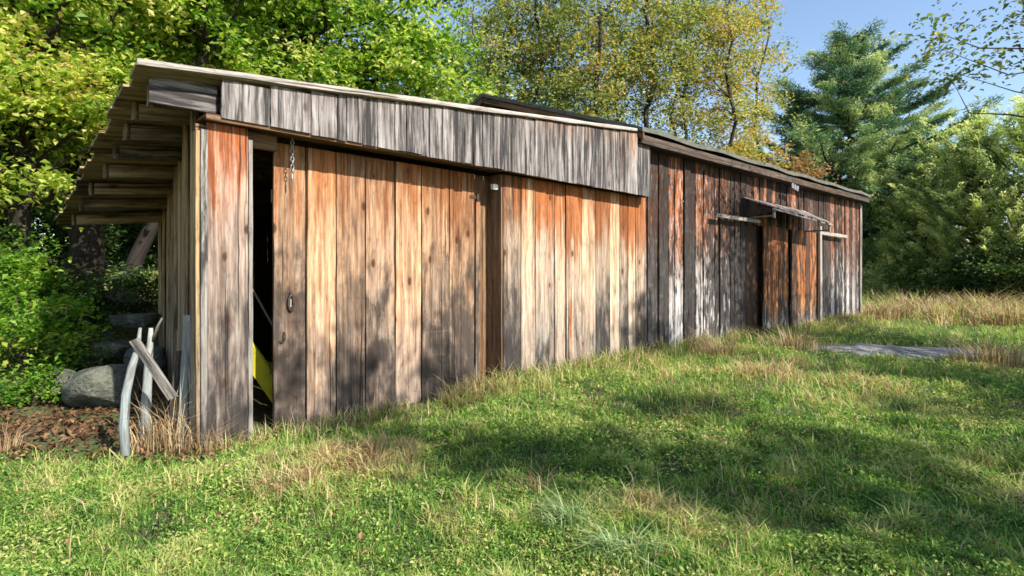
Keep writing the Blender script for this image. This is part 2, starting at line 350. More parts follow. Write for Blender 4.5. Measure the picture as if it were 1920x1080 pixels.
# ================================================================== shed
shed = thing('shed', 'low weathered plank shed with wide grey fascia and big sliding door', 'shed', F(0, 0, 0))
zr = lambda t, s: 3.36 + .1 * t + .167 * (s - .25) - .05 * math.exp(-((t - 1.0) / 1.2) ** 2) * 0
def vboards(mb, edges, s, z0, z1, th=.028, gap=.008, end=.012, rag=.02, jit=.006, wob=.004, nseg=7):
    for a, b in zip(edges[:-1], edges[1:]):
        t0, t1 = a + gap / 2, b - gap / 2
        zt0 = z1 if np.isscalar(z1) else min(z1((t0)), z1(t1))
        sh = (0 if np.isscalar(z1) else (z1(t1) - z1(t0)) / 2)
        zb = (z0(a) if callable(z0) else z0) + random.uniform(-rag, rag)
        mb.board(F(t0, s - th + random.uniform(-jit, jit), zb), UV, ZV, NV, t1 - t0, zt0 - zb, th, nseg=nseg, wob=wob, end0=end, end1=0)
XE = lambda xs, s: [tt(x, s) for x in xs]
# corner post: one wide plank, a narrow strip each side
mb = MB(); vboards(mb, XE([388, 466], .1), .1, -.10, 2.95, .05, .004)
mb.build('corner_post', M['post'], shed)
mb = MB(); mb.board(F(.0, .062, -.10), UV, ZV, NV, .065, 2.98, .036, nseg=7)
mb.board(F(tt(466.5, .1), .03, -.09), UV, ZV, NV, .045, 2.94, .055, nseg=7)
mb.build('post_trim', M['greywood'], shed)
# end wall, running away from the post
A0 = F(.03, -.12, 0); A1 = F(.72, -5.0, 0); Ad = A1 - A0; LW = np.linalg.norm(Ad); Ad /= LW
An = np.array([Ad[1], -Ad[0], 0]);  An = -An if An[:2].dot(-U2) < 0 else An
mb = MB(); mb.board(F(.0, -.12, -.10), NV, ZV, -UV, .185, 2.97, .03, nseg=7); q = 0.0; k = 0
while q < LW:
    w = random.uniform(.17, .30); p = A0 + Ad * q; t, s = ts(p[0], p[1])
    hgt = zr(t, s) - .05
    mb.board(p - An * .03 + An * random.choice([0, .0, .03, -.02, .05]) + ZV * random.uniform(-.02, .05), Ad, ZV, An, w - .008, hgt, .028, nseg=6, end0=.02)
    q += w; k += 1
mb.build('end_wall', M['end'], shed)
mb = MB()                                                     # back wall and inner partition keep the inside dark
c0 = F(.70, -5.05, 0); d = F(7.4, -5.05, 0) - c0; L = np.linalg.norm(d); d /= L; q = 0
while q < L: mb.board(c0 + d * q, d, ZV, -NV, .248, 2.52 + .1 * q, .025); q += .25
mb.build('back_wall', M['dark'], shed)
# roof deck boards running along the front, ends ragged
roofp = MB(); s = .25; k = 0; zslope = .167
Lr = np.array([U2[0], U2[1], .1]); Lr /= np.linalg.norm(Lr); Sr = np.array([N2[0], N2[1], zslope]); Sr /= np.linalg.norm(Sr); Nr = np.cross(Lr, Sr); Nr = Nr if Nr[2] > 0 else -Nr
while s > -5.3:
    w = random.uniform(.2, .27); t0 = -.52 + random.uniform(-.035, .035) - .02 * (.25 - s); t1 = 6.68 if s > -.35 else 7.40
    p = F(t0, s - w, zr(t0, s - w) - .03 + (k % 2) * .012)
    roofp.board(p, Sr, Lr, Nr, w + .02, (t1 - t0) * 1.005, .026, nseg=10, wob=.006, warp=.006); s -= w; k += 1
shed_roof = roofp.build('roof', M['under'], shed)
mb = MB(); mb.board(F(-.52, .245, zr(-.52, .25) - .03), ZV, Lr, NV, .055, 7.2 * 1.005, .03, nseg=16, wob=.008, warp=.008)
mb.build('roof_edge', M['trim'], shed_roof)
# header board of the overhang and the outriggers under the left end
mb = MB(); mb.board(F(-.40, .06, 3.04), ZV, UV, NV, .255, .54, .03, nseg=4); mb.build('overhang_board', M['fascia'], shed)
for k, dd in enumerate([.02, .50, 1.05, 1.65, 2.35, 3.1, 3.9, 4.75]):
    tl = -.34 - .018 * dd + random.uniform(-.03, .03); mb = MB(); hb = .15 if k else .17
    zb = zr(tl, -dd) - .04 - hb - (0.03 if k == 0 else 0)
    mb.board(F(tl, -dd - .06, zb), ZV, Lr, NV, hb, 1.35 + .17 * dd, .075, nseg=4, wob=.006)
    mb.board(F(tl - .028, -dd - .08, zb - .006), NV, ZV, -UV, .09, hb + .02, .022, nseg=2)
    mb.build('rafter', M['under'], shed)
# fascia, its soffit and lower batten
ft = tt(415, .22); xs = [415, 507, 583, 632, 650, 680, 708, 741, 762, 790, 806, 829, 850, 872, 888, 905, 925, 944, 960, 985, 1003, 1022, 1044, 1060, 1080, 1096, 1112, 1130, 1150, 1162, 1178, 1196, 1220]
mb = MB(); vboards(mb, XE(xs, .22), .22, lambda t: 2.982 - .0085 * t, lambda t: min(zr(t, .22) - .03, 3.99), .026, .005, .004, .008, .006, wob=.003)
mb.build('fascia', M['fascia'], shed)
mb = MB(); mb.board(F(.02, -.17, 2.985), NV, UV, ZV, .36, 7.2, .022, nseg=10); mb.board(F(.02, .15, 2.945), ZV, UV, NV, .05, 7.18, .04, nseg=10)
mb.build('soffit', M['brown'], shed)
mb = MB(); mb.board(F(-.02, -.05, 2.80), ZV, UV, NV, .15, .74, .045, nseg=3); mb.build('header_board', M['brown'], shed)
# sliding door
sd_ = -.15; dx = [512, 574, 630, 685, 741, 790, 842, 890]
mb = MB(); vboards(mb, XE(dx, sd_), sd_, lambda t: -.075 + .004 * t, 2.92, .035, .013, .012, .035, .008, nseg=10)
door = mb.build('sliding_door', M['door'], shed)
mb = MB(); mb.board(F(tt(891, sd_), sd_ - .05, .03), UV, ZV, NV, .075, 2.52, .065, nseg=6); mb.build('edge_batten', M['door'], door)
mb = MB()
for z in (.5, 2.3):
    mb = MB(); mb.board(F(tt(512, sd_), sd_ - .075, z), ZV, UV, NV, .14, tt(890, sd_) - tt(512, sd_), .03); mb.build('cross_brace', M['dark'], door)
# door pull: an iron ring plate
hc = F(tt(545, sd_), sd_, zz(tt(545, sd_), sd_, 568)); mb = MB()
ring = [hc + NV * .012 + UV * (.028 * math.cos(a)) + ZV * (.075 * math.sin(a) * (1 if abs(math.sin(a)) < .8 else 1.05)) for a in np.linspace(0, 2 * math.pi, 25)]
mb.tube(ring, .014, 6, False); mb.tube([hc + ZV * .075 + NV * .01, hc + ZV * .125 + NV * .012], [.02, .008], 6); mb.build('door_pull', M['iron'], door)
mb = MB(); mb.board(hc + UV * -.010 - ZV * .045 + NV * .001, UV, ZV, NV, .020, .09, .004, nseg=2, wob=0, warp=0); mb.build('pull_plate', M['zinc'], door)
hk = F(tt(532, sd_), sd_, zz(tt(532, sd_), sd_, 632)); mb = MB()
mb.tube([hk + ZV * .05, hk + ZV * .04 + NV * .03, hk - ZV * .02 + NV * .035, hk - ZV * .045 + NV * .02 - UV * .02, hk - ZV * .03 - UV * .04 + NV * .012], [.008, .008, .009, .009, .006], 6); mb.build('hook', M['iron'], door)
# bracket at the door's top right corner
bk = F(tt(880, sd_), sd_, zz(tt(880, sd_), sd_, 372)); mb = MB()
mb.board(bk, ZV, UV, NV, .05, .16, .012, nseg=2, wob=0, warp=0); mb.board(bk + UV * .11 + ZV * -.03, UV, ZV, NV, .04, .1, .03, nseg=2, wob=0, warp=0); mb.build('bracket', M['iron'], door)
# fixed panel with its deep return
mb = MB(); vboards(mb, XE([942, 976, 1003, 1040, 1060, 1090, 1116, 1144, 1162, 1178, 1192, 1211], 0), 0, .0, 2.95, .03, .012, .02, .04, .014, nseg=8)
mb.build('front_panel', M['panel'], shed)
tp = tt(941, 0); mb = MB()
mb.board(F(tp + .02, -.36, 0.02), NV, ZV, -UV, .355, 2.93, .025, nseg=6); mb.build('panel_return', M['brown'], shed)
mb = MB(); mb.board(F(tt(890, sd_) - .3, -.33, 0.02), UV, ZV, NV, tp + .04 - tt(890, sd_) + .3, 2.93, .025, nseg=6); mb.build('inner_board', M['brown'], shed)
mb = MB(); ic = F(tp - .12, -.1, zz(tp, -.05, 352))
mb.board(ic - ZV * .03, UV, ZV, NV, .10, .07, .05, nseg=2, wob=.004, warp=0); mb.build('latch_block', M['ceramic'], shed)

# ------------------------------------------------------------------ chain under the fascia (hangs from the shed)
ch = thing('hanging_chain', 'short pale metal chain hanging below the fascia at the sliding door', 'chain', F(tt(548, 0), -.02, 2.95))
mb = MB(); tc = tt(548, -.02); z = 2.955
for k in range(9):
    cz = z - k * .042; A = UV if k % 2 else NV
    mb.tube([F(tc, -.02, cz) + A * .016 * math.cos(a) + ZV * .027 * math.sin(a) for a in np.linspace(0, 2 * math.pi, 13)], .0048, 5, False)
mb.build('links', M['zinc'], ch, True)
mb = MB(); mb.tube([F(tc, -.02, z - .36), F(tc, -.02, z - .41), F(tc, -.02, z - .44)], [.010, .011, .005], 6); mb.build('end_weight', M['zinc'], ch)

# ------------------------------------------------------------------ things seen through the gap
mb = MB(); a, b = W(415, 588, 6.1), W(545, 775, 6.1); d = b - a; L = np.linalg.norm(d); d /= L
up = np.cross(d, [0, -1., 0]); up = up if up[2] > 0 else -up
mb.board(a - up * .08, up, d, [0, -1., 0], .19, L, .05, nseg=3, wob=0, warp=0)
tag(mb.build('yellow_beam', M['yellow']), 'yellow painted beam slanting inside the open gap beside the sliding door', 'beam')
mb = MB(); mb.tube([W(455, 510, 6.1), W(490, 572, 6.1), W(528, 640, 6.1)], .012, 6)
tag(mb.build('slanting_rod', M['greywood']), 'thin pale rod slanting inside the gap above the yellow beam', 'rod')

# ================================================================== barn
T0, T1 = 7.42, tt(1613, 0)
barn = thing('barn', 'long old barn of black, silver and rust streaked boards with low gable roof', 'barn', F(T0, 0, 0))
ze = lambda t: 4.08 + .0125 * (t - 6.75)
SL = .37
e = [T0]
while e[-1] < T1 - .1: e.append(e[-1] + random.uniform(.16, .40))
e[-1] = T1
D0, D1, D2 = tt(1402), tt(1432, .1), tt(1538, .1)
mb = MB()
for a, b in zip(e[:-1], e[1:]):
    z0 = -.02
    if b > D0 and a < D2: z0 = 2.74
    vboards(mb, [a, b], random.uniform(-.01, .02), z0, ze(a) - .03, .028, .022, .02, .05 if z0 < 1 else .015, .012, wob=.012, nseg=10)
mb.build('front_wall', M['barn'], barn)
mb = MB(); q = 0.03; rid = -3.93
while q < 7.8:
    zt = (ze(T0) + .12 + SL * q) if q < -rid else (ze(T0) + .12 + SL * (-2 * rid - q)); zt -= .14
    mb.board(F(T0 + .0, -q, 0), -NV, ZV, -UV, .24, zt, .028, nseg=6); q += .25
mb.build('gable_wall', M['barn'], barn)
mb = MB(); q = 0.03
while q < 7.8:
    zt = (ze(T1) + SL * q) if q < -rid else (ze(T1) + SL * (-2 * rid - q)); zt -= .06
    mb.board(F(T1, -q, 0), -NV, ZV, UV, .24, zt, .028, nseg=4); q += .25
mb.board(F(T0, -7.86, 0), UV, ZV, -NV, T1 - T0, 3.95, .05, nseg=3)
mb.build('far_walls', M['barn'], barn)
mb = MB(); mb.board(F(T1 - .2, .022, -.05), UV, ZV, NV, .20, 3.95, .03, nseg=8, wob=.008); mb.build('corner_board', M['greywood'], barn)
# roof: two slopes, thick edges, slightly wavy
mb = MB(); ta, tb, nn = 6.75, 20.42, 28; vs = []; ws = []
for i in range(nn + 1):
    t = ta + (tb - ta) * i / nn; wv = .018 * math.sin(i * 1.3) + random.uniform(-.008, .008)
    for (s, dz) in ((.33, 0), (rid, SL * (.33 - rid)), (2 * rid - .33, 0)):
        for th in (0, -.075): vs.append(F(t, s, ze(t) + dz + th + wv)); ws.append((s, t, 1))
fs = []
for i in range(nn):
    a = i * 6; b = a + 6
    fs += [(a, b, b + 2, a + 2), (a + 2, b + 2, b + 4, a + 4), (a + 1, a + 3, b + 3, b + 1), (a + 3, a + 5, b + 5, b + 3), (a, a + 1, b + 1, b), (a + 4, b + 4, b + 5, a + 5)]
fs += [(0, 2, 3, 1), (2, 4, 5, 3)]; a = nn * 6; fs += [(a, a + 1, a + 3, a + 2), (a + 2, a + 3, a + 5, a + 4)]
mb.add(vs, fs, ws); broof = mb.build('roof', M['barnroof'], barn)
mb = MB()
for k in range(4):
    t0 = 6.78 + k * 3.4
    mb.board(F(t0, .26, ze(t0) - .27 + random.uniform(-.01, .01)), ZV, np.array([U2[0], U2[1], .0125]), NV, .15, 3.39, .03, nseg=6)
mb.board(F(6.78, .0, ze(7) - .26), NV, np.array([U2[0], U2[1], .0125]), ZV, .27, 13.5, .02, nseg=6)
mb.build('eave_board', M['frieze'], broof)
mb = MB(); Rk = np.array([-N2[0], -N2[1], SL]); rl = np.linalg.norm(Rk); Rk /= rl
mb.board(F(6.80, .33, ze(6.8) - .21), ZV, Rk, -UV, .12, 4.22 * rl, .03, nseg=6)
Rk2 = np.array([-N2[0], -N2[1], -SL]) / rl
mb.board(F(6.80, rid, ze(6.8) - .21 + SL * 4.26), ZV, Rk2, -UV, .12, 4.2 * rl, .03, nseg=6)
mb.build('barge_board', M['brown'], broof)
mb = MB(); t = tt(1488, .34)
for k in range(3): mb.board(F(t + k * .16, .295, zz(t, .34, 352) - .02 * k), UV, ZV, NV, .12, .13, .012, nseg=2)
mb.build('roof_hole_light', M['zinc'], broof)  # pale plates stand in for light showing through a roof hole
# sliding door of the barn, track, post and pent canopy
mb = MB(); vboards(mb, [D1, D1 + .28, D1 + .55, D1 + .86, D1 + 1.2, tt(1478, .1)], .1, .06, 2.74, .03, .014, .02, .06, .006, wob=.012, nseg=9); mb.build('barn_door', M['barn_door'], barn)
mb = MB(); c0 = tt(1485, .1); vboards(mb, [c0, c0 + .36, c0 + .68, c0 + 1.0, c0 + 1.32, D2], .1, .06, 2.74, .03, .010, .02, .06, .006, wob=.012, nseg=9); mb.build('barn_door', M['barn_door'], barn)
mb = MB(); mb.board(F(D0 + .02, -.10, 0), UV, ZV, NV, .95, 2.74, .03, nseg=5); mb.build('doorway_shade_sheet', M['dark'], barn)  # dark sheet painted for the shade inside the open doorway
mb = MB(); mb.board(F(tt(1345, .2), .13, 2.76), ZV, UV, NV, .085, tt(1428, .2) - tt(1345, .2), .05, nseg=6)
mb.build('door_track', M['greywood'], barn)
mb = MB(); mb.board(F(tt(1540, .2), .13, 2.70), ZV, UV, NV, .10, tt(1590, .2) - tt(1540, .2), .05, nseg=6); mb.build('door_track', M['greywood'], barn)
mb = MB(); mb.board(F(tt(1538, .2), .14, -.02), UV, ZV, NV, .16, 2.95, .06, nseg=6); mb.build('door_post', M['greywood'], barn)
ca, cb = 11.2, 15.1; can = MB(); n_ = 13
for i in range(n_):
    k0 = i / n_; t0 = ca + (cb - ca) * k0; zt = 3.32 - .03 * k0; zb = 3.02 - .13 * k0 + random.uniform(-.012, .012)
    top = F(t0, .03, zt); bot = F(t0 + .02, .75 + random.uniform(-.02, .04), zb); Lc = bot - top; ll = np.linalg.norm(Lc); Lc /= ll
    Nc = np.cross(UV, Lc); Nc = Nc if Nc[2] > 0 else -Nc
    can.board(top, UV, Lc, Nc, (cb - ca) / n_ - .012, ll, .025, nseg=3)
canopy = can.build('door_canopy', M['canroof'], barn)
mb = MB(); p = F(ca, .72, 2.985); q = F(cb + .05, .72, 2.855); d = q - p; L = np.linalg.norm(d); mb.board(p, ZV, d / L, NV, .035, L, .03, nseg=5, wob=.006); mb.build('canopy_rail', M['greywood'], canopy)
mb = MB(); mb.add([F(ca + .02, .02, 3.3), F(ca + .02, .71, 3.0), F(ca + .02, .71, 2.95), F(ca + .02, .02, 2.86), F(ca + .05, .02, 3.3), F(ca + .05, .71, 3.0), F(ca + .05, .71, 2.95), F(ca + .05, .02, 2.86)], [(0, 1, 2, 3), (7, 6, 5, 4), (0, 4, 5, 1), (1, 5, 6, 2), (2, 6, 7, 3), (3, 7, 4, 0)]); mb.build('canopy_shade_sheet', M['frieze'], canopy)  # dark triangle painted for the shaded opening under the canopy end
for t, zt in ((ca + .15, 2.985), (cb - .1, 2.86)):
    mb = MB(); mb.tube([F(t, .70, zt + .02), F(t, .70, zt - .17)], .03, 4); mb.tube([F(t, .70, zt - .12), F(t, .02, zt - .12)], .02, 4); mb.build('bracket', M['greywood'], canopy)

# ================================================================== poles and boards beside the end wall
def pole(name, pts, rads, mat, label, cat, n=8, flat=1.):
    mb = MB(); mb.tube(pts, rads, n, True, random.random() * 9, flat); return tag(mb.build(name, mat, None, True), label, cat)
pole('curved_pole', [W(238, 900, 4.72), W(232, 800, 4.74), W(236, 740, 4.8), W(247, 690, 4.86), W(258, 655, 4.92), W(263, 615, 4.98)], [.036, .038, .036, .032, .024, .012], M['bluegrey'], 'curved blue grey pole standing in the grass left of the shed', 'pole')
pole('straight_pole', [W(272, 865, 5.2), W(274, 760, 5.22), W(278, 690, 5.25), W(282, 640, 5.3), W(283, 615, 5.3)], [.044, .044, .036, .026, .018], M['bluegrey'], 'upright pale pole tapering at the top, behind the curved pole', 'pole')
mb = MB(); a, b = W(246, 640, 4.88), W(318, 750, 5.05); d = b - a; L = np.linalg.norm(d); mb.board(a, np.cross(d / L, [0, 1., 0]), d / L, [0, -1., 0], .085, L, .03, nseg=4)
tag(mb.build('crossed_board', M['greywood']), 'short grey board slanting across the poles beside the shed', 'board')
pole('forked_stick', [W(286, 640, 5.3), W(296, 612, 5.3), W(304, 596, 5.3)], [.016, .014, .008], M['greywood'], 'thin grey stick poking up between the pole and the end wall', 'stick')
mb = MB(); mb.board(W(360, 850, 5.25), [.97, .2, 0], [-.10, .1, 1.], [.2, -.97, 0], .11, 1.22, .03, nseg=4)
tag(mb.build('leaning_board', M['greywood']), 'short grey board leaning on the end wall next to the corner post', 'board')
mb = MB(); mb.board(W(312, 845, 5.4), [.95, .3, 0], [.03, .1, 1.], [.3, -.95, 0], .13, .95, .03, nseg=5, w1=.06)
tag(mb.build('leaning_board', M['end']), 'small tan board with pointed top leaning on the end wall', 'board')
mb = MB(); mb.board(W(334, 850, 5.3), [.95, .3, 0], [-.02, .1, 1.], [.3, -.95, 0], .07, 1.3, .03, nseg=5)
tag(mb.build('leaning_board', M['bluegrey']), 'tall narrow grey green board leaning on the end wall', 'board')

# ================================================================== stones
import bmesh
def stone(name, x, y, Y, sx, sy, sz, label, cat, rz=0., seed=0, blocky=.25):
    bm = bmesh.new(); bmesh.ops.create_icosphere(bm, subdivisions=4, radius=1)
    p0 = W(x, y, Y); c, s_ = math.cos(rz), math.sin(rz); rs = np.random.default_rng(seed)
    pl = unit(rs.normal(size=(14, 3))); pd = rs.uniform(.5, .9, 14); ofs = rs.uniform(0, 50, 3)
    vs = []
    for v in bm.verts:
        p = np.array(v.co)
        for k in range(14):
            e_ = p.dot(pl[k]) - pd[k]
            if e_ > 0: p = p - pl[k] * e_ * .97
        if blocky: p = p / max(np.abs(p).max() ** blocky, .3)
        p = p * (1 + .30 * (float(fbm(p[0] * 2 + ofs[0], p[1] * 2 + p[2] * 2.3 + ofs[1], seed)) - .5) + .12 * (float(fbm(p[0] * 6 + ofs[1], p[1] * 5 + p[2] * 7 + ofs[2], seed + 9)) - .5))
        p = p * [sx, sy, sz]; v.co = (p[0] * c - p[1] * s_, p[0] * s_ + p[1] * c, p[2])
    me = bpy.data.meshes.new(name); bm.to_mesh(me); bm.free(); me.polygons.foreach_set('use_smooth', [True] * len(me.polygons))
    o = bpy.data.objects.new(name, me); COL.objects.link(o); o.location = p0; me.materials.append(M['stone'])
    return tag(o, label, cat, 'stones on the wooded bank')
stone('boulder', 195, 725, 6.9, .52, .42, .36, 'large pale mossy boulder on the leaf litter left of the shed', 'boulder', .2, 3)
stone('boulder', 118, 716, 6.9, .20, .2, .19, 'small pale stone at the left end of the large boulder', 'boulder', .6, 8)
stone('stone_slab', 252, 602, 8.8, .34, .24, .11, 'flat grey stone slab lying highest beside the end wall', 'stone', .05, 5, .7)
stone('stone_slab', 205, 655, 8.2, .40, .3, .15, 'wide mossy stone lying behind the large boulder', 'stone', -.1, 11, .6)
stone('boulder', 270, 675, 7.8, .30, .3, .20, 'dark shaded stone under the poles next to the end wall', 'boulder', .3, 15, .5)
stone('boulder', 120, 662, 8.6, .30, .25, .16, 'dark mossy stone behind the bush on the bank', 'boulder', .0, 21, .5)
stone('stone_slab', 215, 560, 10.2, .42, .3, .16, 'dark slab of rock farther up the bank beside the shed', 'stone', .25, 25, .6)
# ================================================================== trees
def limb(a, b, r0, r1, sag=.0, n=6, wob=.12, rg=random):
    a = np.asarray(a, float); b = np.asarray(b, float); L = np.linalg.norm(b - a); pts = []
    for i in range(n + 1):
        k = i / n; p = a + (b - a) * k + ZV * sag * L * math.sin(math.pi * k)
        if 0 < i < n: p = p + np.array([rg.uniform(-1, 1), rg.uniform(-1, 1), rg.uniform(-1, 1)]) * wob * L / n
        pts.append(p)
    return pts, [r0 + (r1 - r0) * i / n for i in range(n + 1)]

def broadleaf(name, label, cat, base, H, tr, blobs, nclump, per, lsize, leafmat, bark, group=None, lean=(0, 0), cl=.7, flat=.38,
              seed=1, trunks=1, limbs=.7, twig=.02, aspect=.6, spread=.0, up=.7, rbias=0., hang=.15, fork=.25):
    rg = np.random.default_rng(seed); rd = random.Random(seed)
    base = np.array([base[0], base[1], float(ground(base[0], base[1])) - .05])
    root = thing(name, label, cat, base, group)
    mb = MB(); tlines = []
    for k in range(trunks):
        a = base + np.array([rd.uniform(-1, 1), rd.uniform(-1, 1), 0]) * spread * .25
        top = base + np.array([lean[0] + rd.uniform(-1, 1) * spread, lean[1] + rd.uniform(-1, 1) * spread, H * rd.uniform(.88, 1)])
        p, r = limb(a, top, tr * (1 if trunks == 1 else rd.uniform(.6, 1)), tr * .14, 0, 12, .25, rd)
        r[0] *= 1.35; mb.tube(p, r, 9, True, rd.random() * 20); tlines.append((p, r))
    vols = np.array([b[3] * b[4] * b[5] for b in blobs]) ** .8; vols /= vols.sum()
    C = []; R = []
    for i in range(nclump):
        b = blobs[rg.choice(len(blobs), p=vols)]
        d = unit(rg.normal(size=3)); rad = rg.uniform(.0, 1.) ** .42
        c = base + np.array(b[:3]) + d * rad * np.array(b[3:6]); C.append(c)
    C = np.array(C)
    # limbs from the trunks to the clumps
    for i in np.argsort(rg.random(len(C)))[:int(len(C) * limbs)]:
        p, r = tlines[rd.randrange(len(tlines))]; c = C[i]
        z0 = max(base[2] + H * fork * .9, c[2] - .55 * math.hypot(c[0] - p[5][0], c[1] - p[5][1]) - .4)
        k = min(range(len(p)), key=lambda j: abs(p[j][2] - z0))
        L = np.linalg.norm(c - p[k]); q, rr = limb(p[k], c, min(r[k] * .6, twig * (1 + L * .55)), twig * .3, .06, 6, .5, rd)
        mb.tube(q, rr, 5, False, rd.random() * 20)
    mb.build('trunk', bark, root, True)
    # leaf sprays: tilted flat discs around each clump centre
    CC = []; RR = []; OO = []
    for c in C:
        n = int(per * rg.uniform(.5, 1.5)); s = cl * rg.uniform(.6, 1.35)
        nm = unit(np.array([rg.normal() * .45, rg.normal() * .45, 1.])); a = unit(np.cross(nm, [rg.normal(), rg.normal(), .1])); b_ = np.cross(nm, a)
        q = rg.normal(size=(n, 3)) * [s * .62, s * .45, s * flat * .55]
        pts = c + q[:, :1] * a + q[:, 1:2] * b_ + q[:, 2:] * nm; pts[:, 2] -= hang * (q[:, 0] ** 2 + q[:, 1] ** 2) / (s + .01)
        CC.append(pts); cr = rg.random()
        RR.append(np.clip(.5 + (cr - .5) * .55 + (rg.random(n) - .5) * .75 + rbias, 0, 1))
        OO.append(np.repeat((nm * .6)[None], n, 0))
    CC = np.concatenate(CC); RR = np.concatenate(RR); OO = np.concatenate(OO)
    V = leaves(CC, lsize, OO, up=up, aspect=aspect, rg=rg)
    leaf_object('crown', V, 3, np.repeat(RR, 2), leafmat, root); return root

def conifer(name, label, cat, base, H, Rmax, seed, leafmat, bark, group=None, z0=.08, upsw=.25, per=46, tuft=.42, needle=.26, nb=150, wid=.16, prof=None, tpm=2.2, tvar=.75, shoot=.9):
    rg = np.random.default_rng(seed); rd = random.Random(seed)
    base = np.array([base[0], base[1], float(ground(base[0], base[1])) - .05]); root = thing(name, label, cat, base, group)
    mb = MB(); p, r = limb(base, base + [0, 0, H], H * .018, .02, 0, 14, .05, rd); mb.tube(p, r, 8, True, 3)
    CC = []; RR = []; DD = []
    for i in range(nb):
        k = z0 + (1 - z0) * (i + rd.random()) / nb; k = min(k ** .92, .995); a = i * 2.399 + rd.uniform(-.4, .4)
        L = Rmax * prof(k) * rd.uniform(.6, 1.06)
        st = base + ZV * H * k; d = np.array([math.cos(a), math.sin(a), upsw * rd.uniform(.4, 1.4) + .5 * k ** 4]); q, rr = limb(st, st + d * L, .035 + .012 * L, .01, -.08, 5, .2, rd)
        mb.tube(q, rr, 4, False, rd.random() * 9); nt_ = max(2, int(L * tpm)); br = rg.random(); du = unit(d[None])[0]
        sd_v = np.cross(du, ZV); sd_v /= np.linalg.norm(sd_v) + 1e-9
        for j in range(nt_):
            f = .28 + .75 * (j + rd.random()) / nt_; side = rg.normal() * (.12 + .22 * L * (1.1 - f) * .5)
            c = st + d * L * f + sd_v * side + ZV * rg.normal() * .10 - ZV * .08 * L * math.sin(math.pi * min(f, 1))
            n = int(per * rg.uniform(.6, 1.4)); tf = tuft * rg.uniform(.7, 1.35); al = rg.uniform(-1, 1, n)
            ax = unit((du + sd_v * np.sign(side) * .5 + ZV * .25)[None])[0]
            g_ = unit(rg.normal(size=(n, 3))) * (rg.random((n, 1)) ** .5) * [tf, tf, tf * .42] + np.outer(al * tf * shoot, ax)
            CC.append(c + g_); DD.append(unit(g_ * 1.2 + ax * .5 + rg.normal(size=(n, 3)) * .25)); RR.append(np.clip(.42 + (br - .5) * .3 + (rg.random() - .5) * tvar + g_[:, 2] / tf * .22 + (rg.random(n) - .5) * .25, 0, 1))  # tuft tops paler, undersides darker: sunlight and shade painted into needle colour
    mb.build('trunk', bark, root, True)
    CC = np.concatenate(CC); DD = np.concatenate(DD); RR = np.concatenate(RR)
    V = leaves(CC, needle, None, up=.4, aspect=wid, rg=rg, fold=.05, d=DD)
    leaf_object('crown', V, 3, np.repeat(RR, 2), leafmat, root); return root

PXY = lambda x, Y: ((x - CX) / FPX * Y, Y)
big = 'broadleaf trees behind the shed'
broadleaf('maple_tree', 'big bright green maple with a thick dark trunk beyond the left roof edge', 'tree', PXY(150, 12), 10.5, .34,
          [(-.2, -.3, 6.9, 4.4, 3., 4.2), (-2.2, -.6, 4.4, 2.6, 2., 1.8), (1.2, .5, 4.2, 2., 1.5, 1.4), (-.4, -1.6, 4.0, 2.6, 1., 1.2)], 360, 190, .15, M['leafmaple'], M['darkbark'], big, seed=2, cl=.8, flat=.36, rbias=.1, limbs=.45, fork=.3)
broadleaf('maple_tree', 'yellowing low maple nearest the left edge of the shed roof', 'tree', PXY(40, 9.6), 6.6, .22,
          [(.3, -.3, 4.0, 2.1, 1.4, 1.2), (-1.2, 0, 4.7, 2., 1.4, 1.4), (-.6, -.5, 2.6, 1.7, 1.0, .7), (1.1, -.3, 6.2, 1.5, 1.1, .8)], 165, 150, .125, M['leafgold'], M['darkbark'], big, seed=3, cl=.7, flat=.32, rbias=-.04)
broadleaf('maple_tree', 'broad green maple rising behind the middle of the shed roof', 'tree', PXY(585, 15), 12, .32,
          [(-.2, 0, 8.6, 4.5, 3., 4.2), (2.2, -.4, 6.4, 2.2, 1.6, 1.5), (-2.6, 0, 6., 2.5, 2., 2.)], 285, 165, .165, M['leafmaple'], M['darkbark'], big, seed=4, cl=.8, flat=.36, rbias=.07, limbs=.45, fork=.3)
broadleaf('maple_tree', 'leaning dark trunked maple just outside the end wall of the shed', 'tree', PXY(225, 11.2), 7.5, .17,
          [(1.2, .6, 6.8, 1.8, 1.4, 1.4)], 40, 110, .14, M['leafmaple'], M['darkbark'], big, lean=(1.6, .8), seed=6, cl=.7)
broadleaf('maple_tree', 'tall shaded tree deep in the wood left of the shed', 'tree', PXY(60, 19), 12, .3, [(0, 0, 7, 4.5, 3, 5.5)], 200, 120, .2, M['leafmaple'], M['darkbark'], big, seed=7, cl=1.1, rbias=-.15)
broadleaf('maple_tree', 'green tree in the wood seen through the gap under the overhang', 'tree', PXY(255, 22), 12, .28, [(0, 0, 5.5, 4.2, 3, 5.2)], 220, 120, .22, M['leafbush'], M['darkbark'], big, seed=8, cl=1.1, rbias=.05)
broadleaf('maple_tree', 'olive green tree far behind the shed between the two big maples', 'tree', PXY(440, 27), 16, .3, [(0, 0, 9, 5, 3, 7)], 210, 130, .24, M['leafmaple'], M['darkbark'], big, seed=9, cl=1.2, rbias=-.1)
broadleaf('sparse_tree', 'dark forked tree with few leaves standing left of the barn ridge', 'tree', PXY(882, 21), 11.5, .13, [(0, 0, 8.6, 1.9, 1.5, 2.6)], 60, 34, .15, M['leafbirch'], M['darkbark'], None, seed=10, trunks=3, spread=1.0, cl=.6, limbs=1., twig=.012)
bg = 'slender yellowing trees behind the barn'
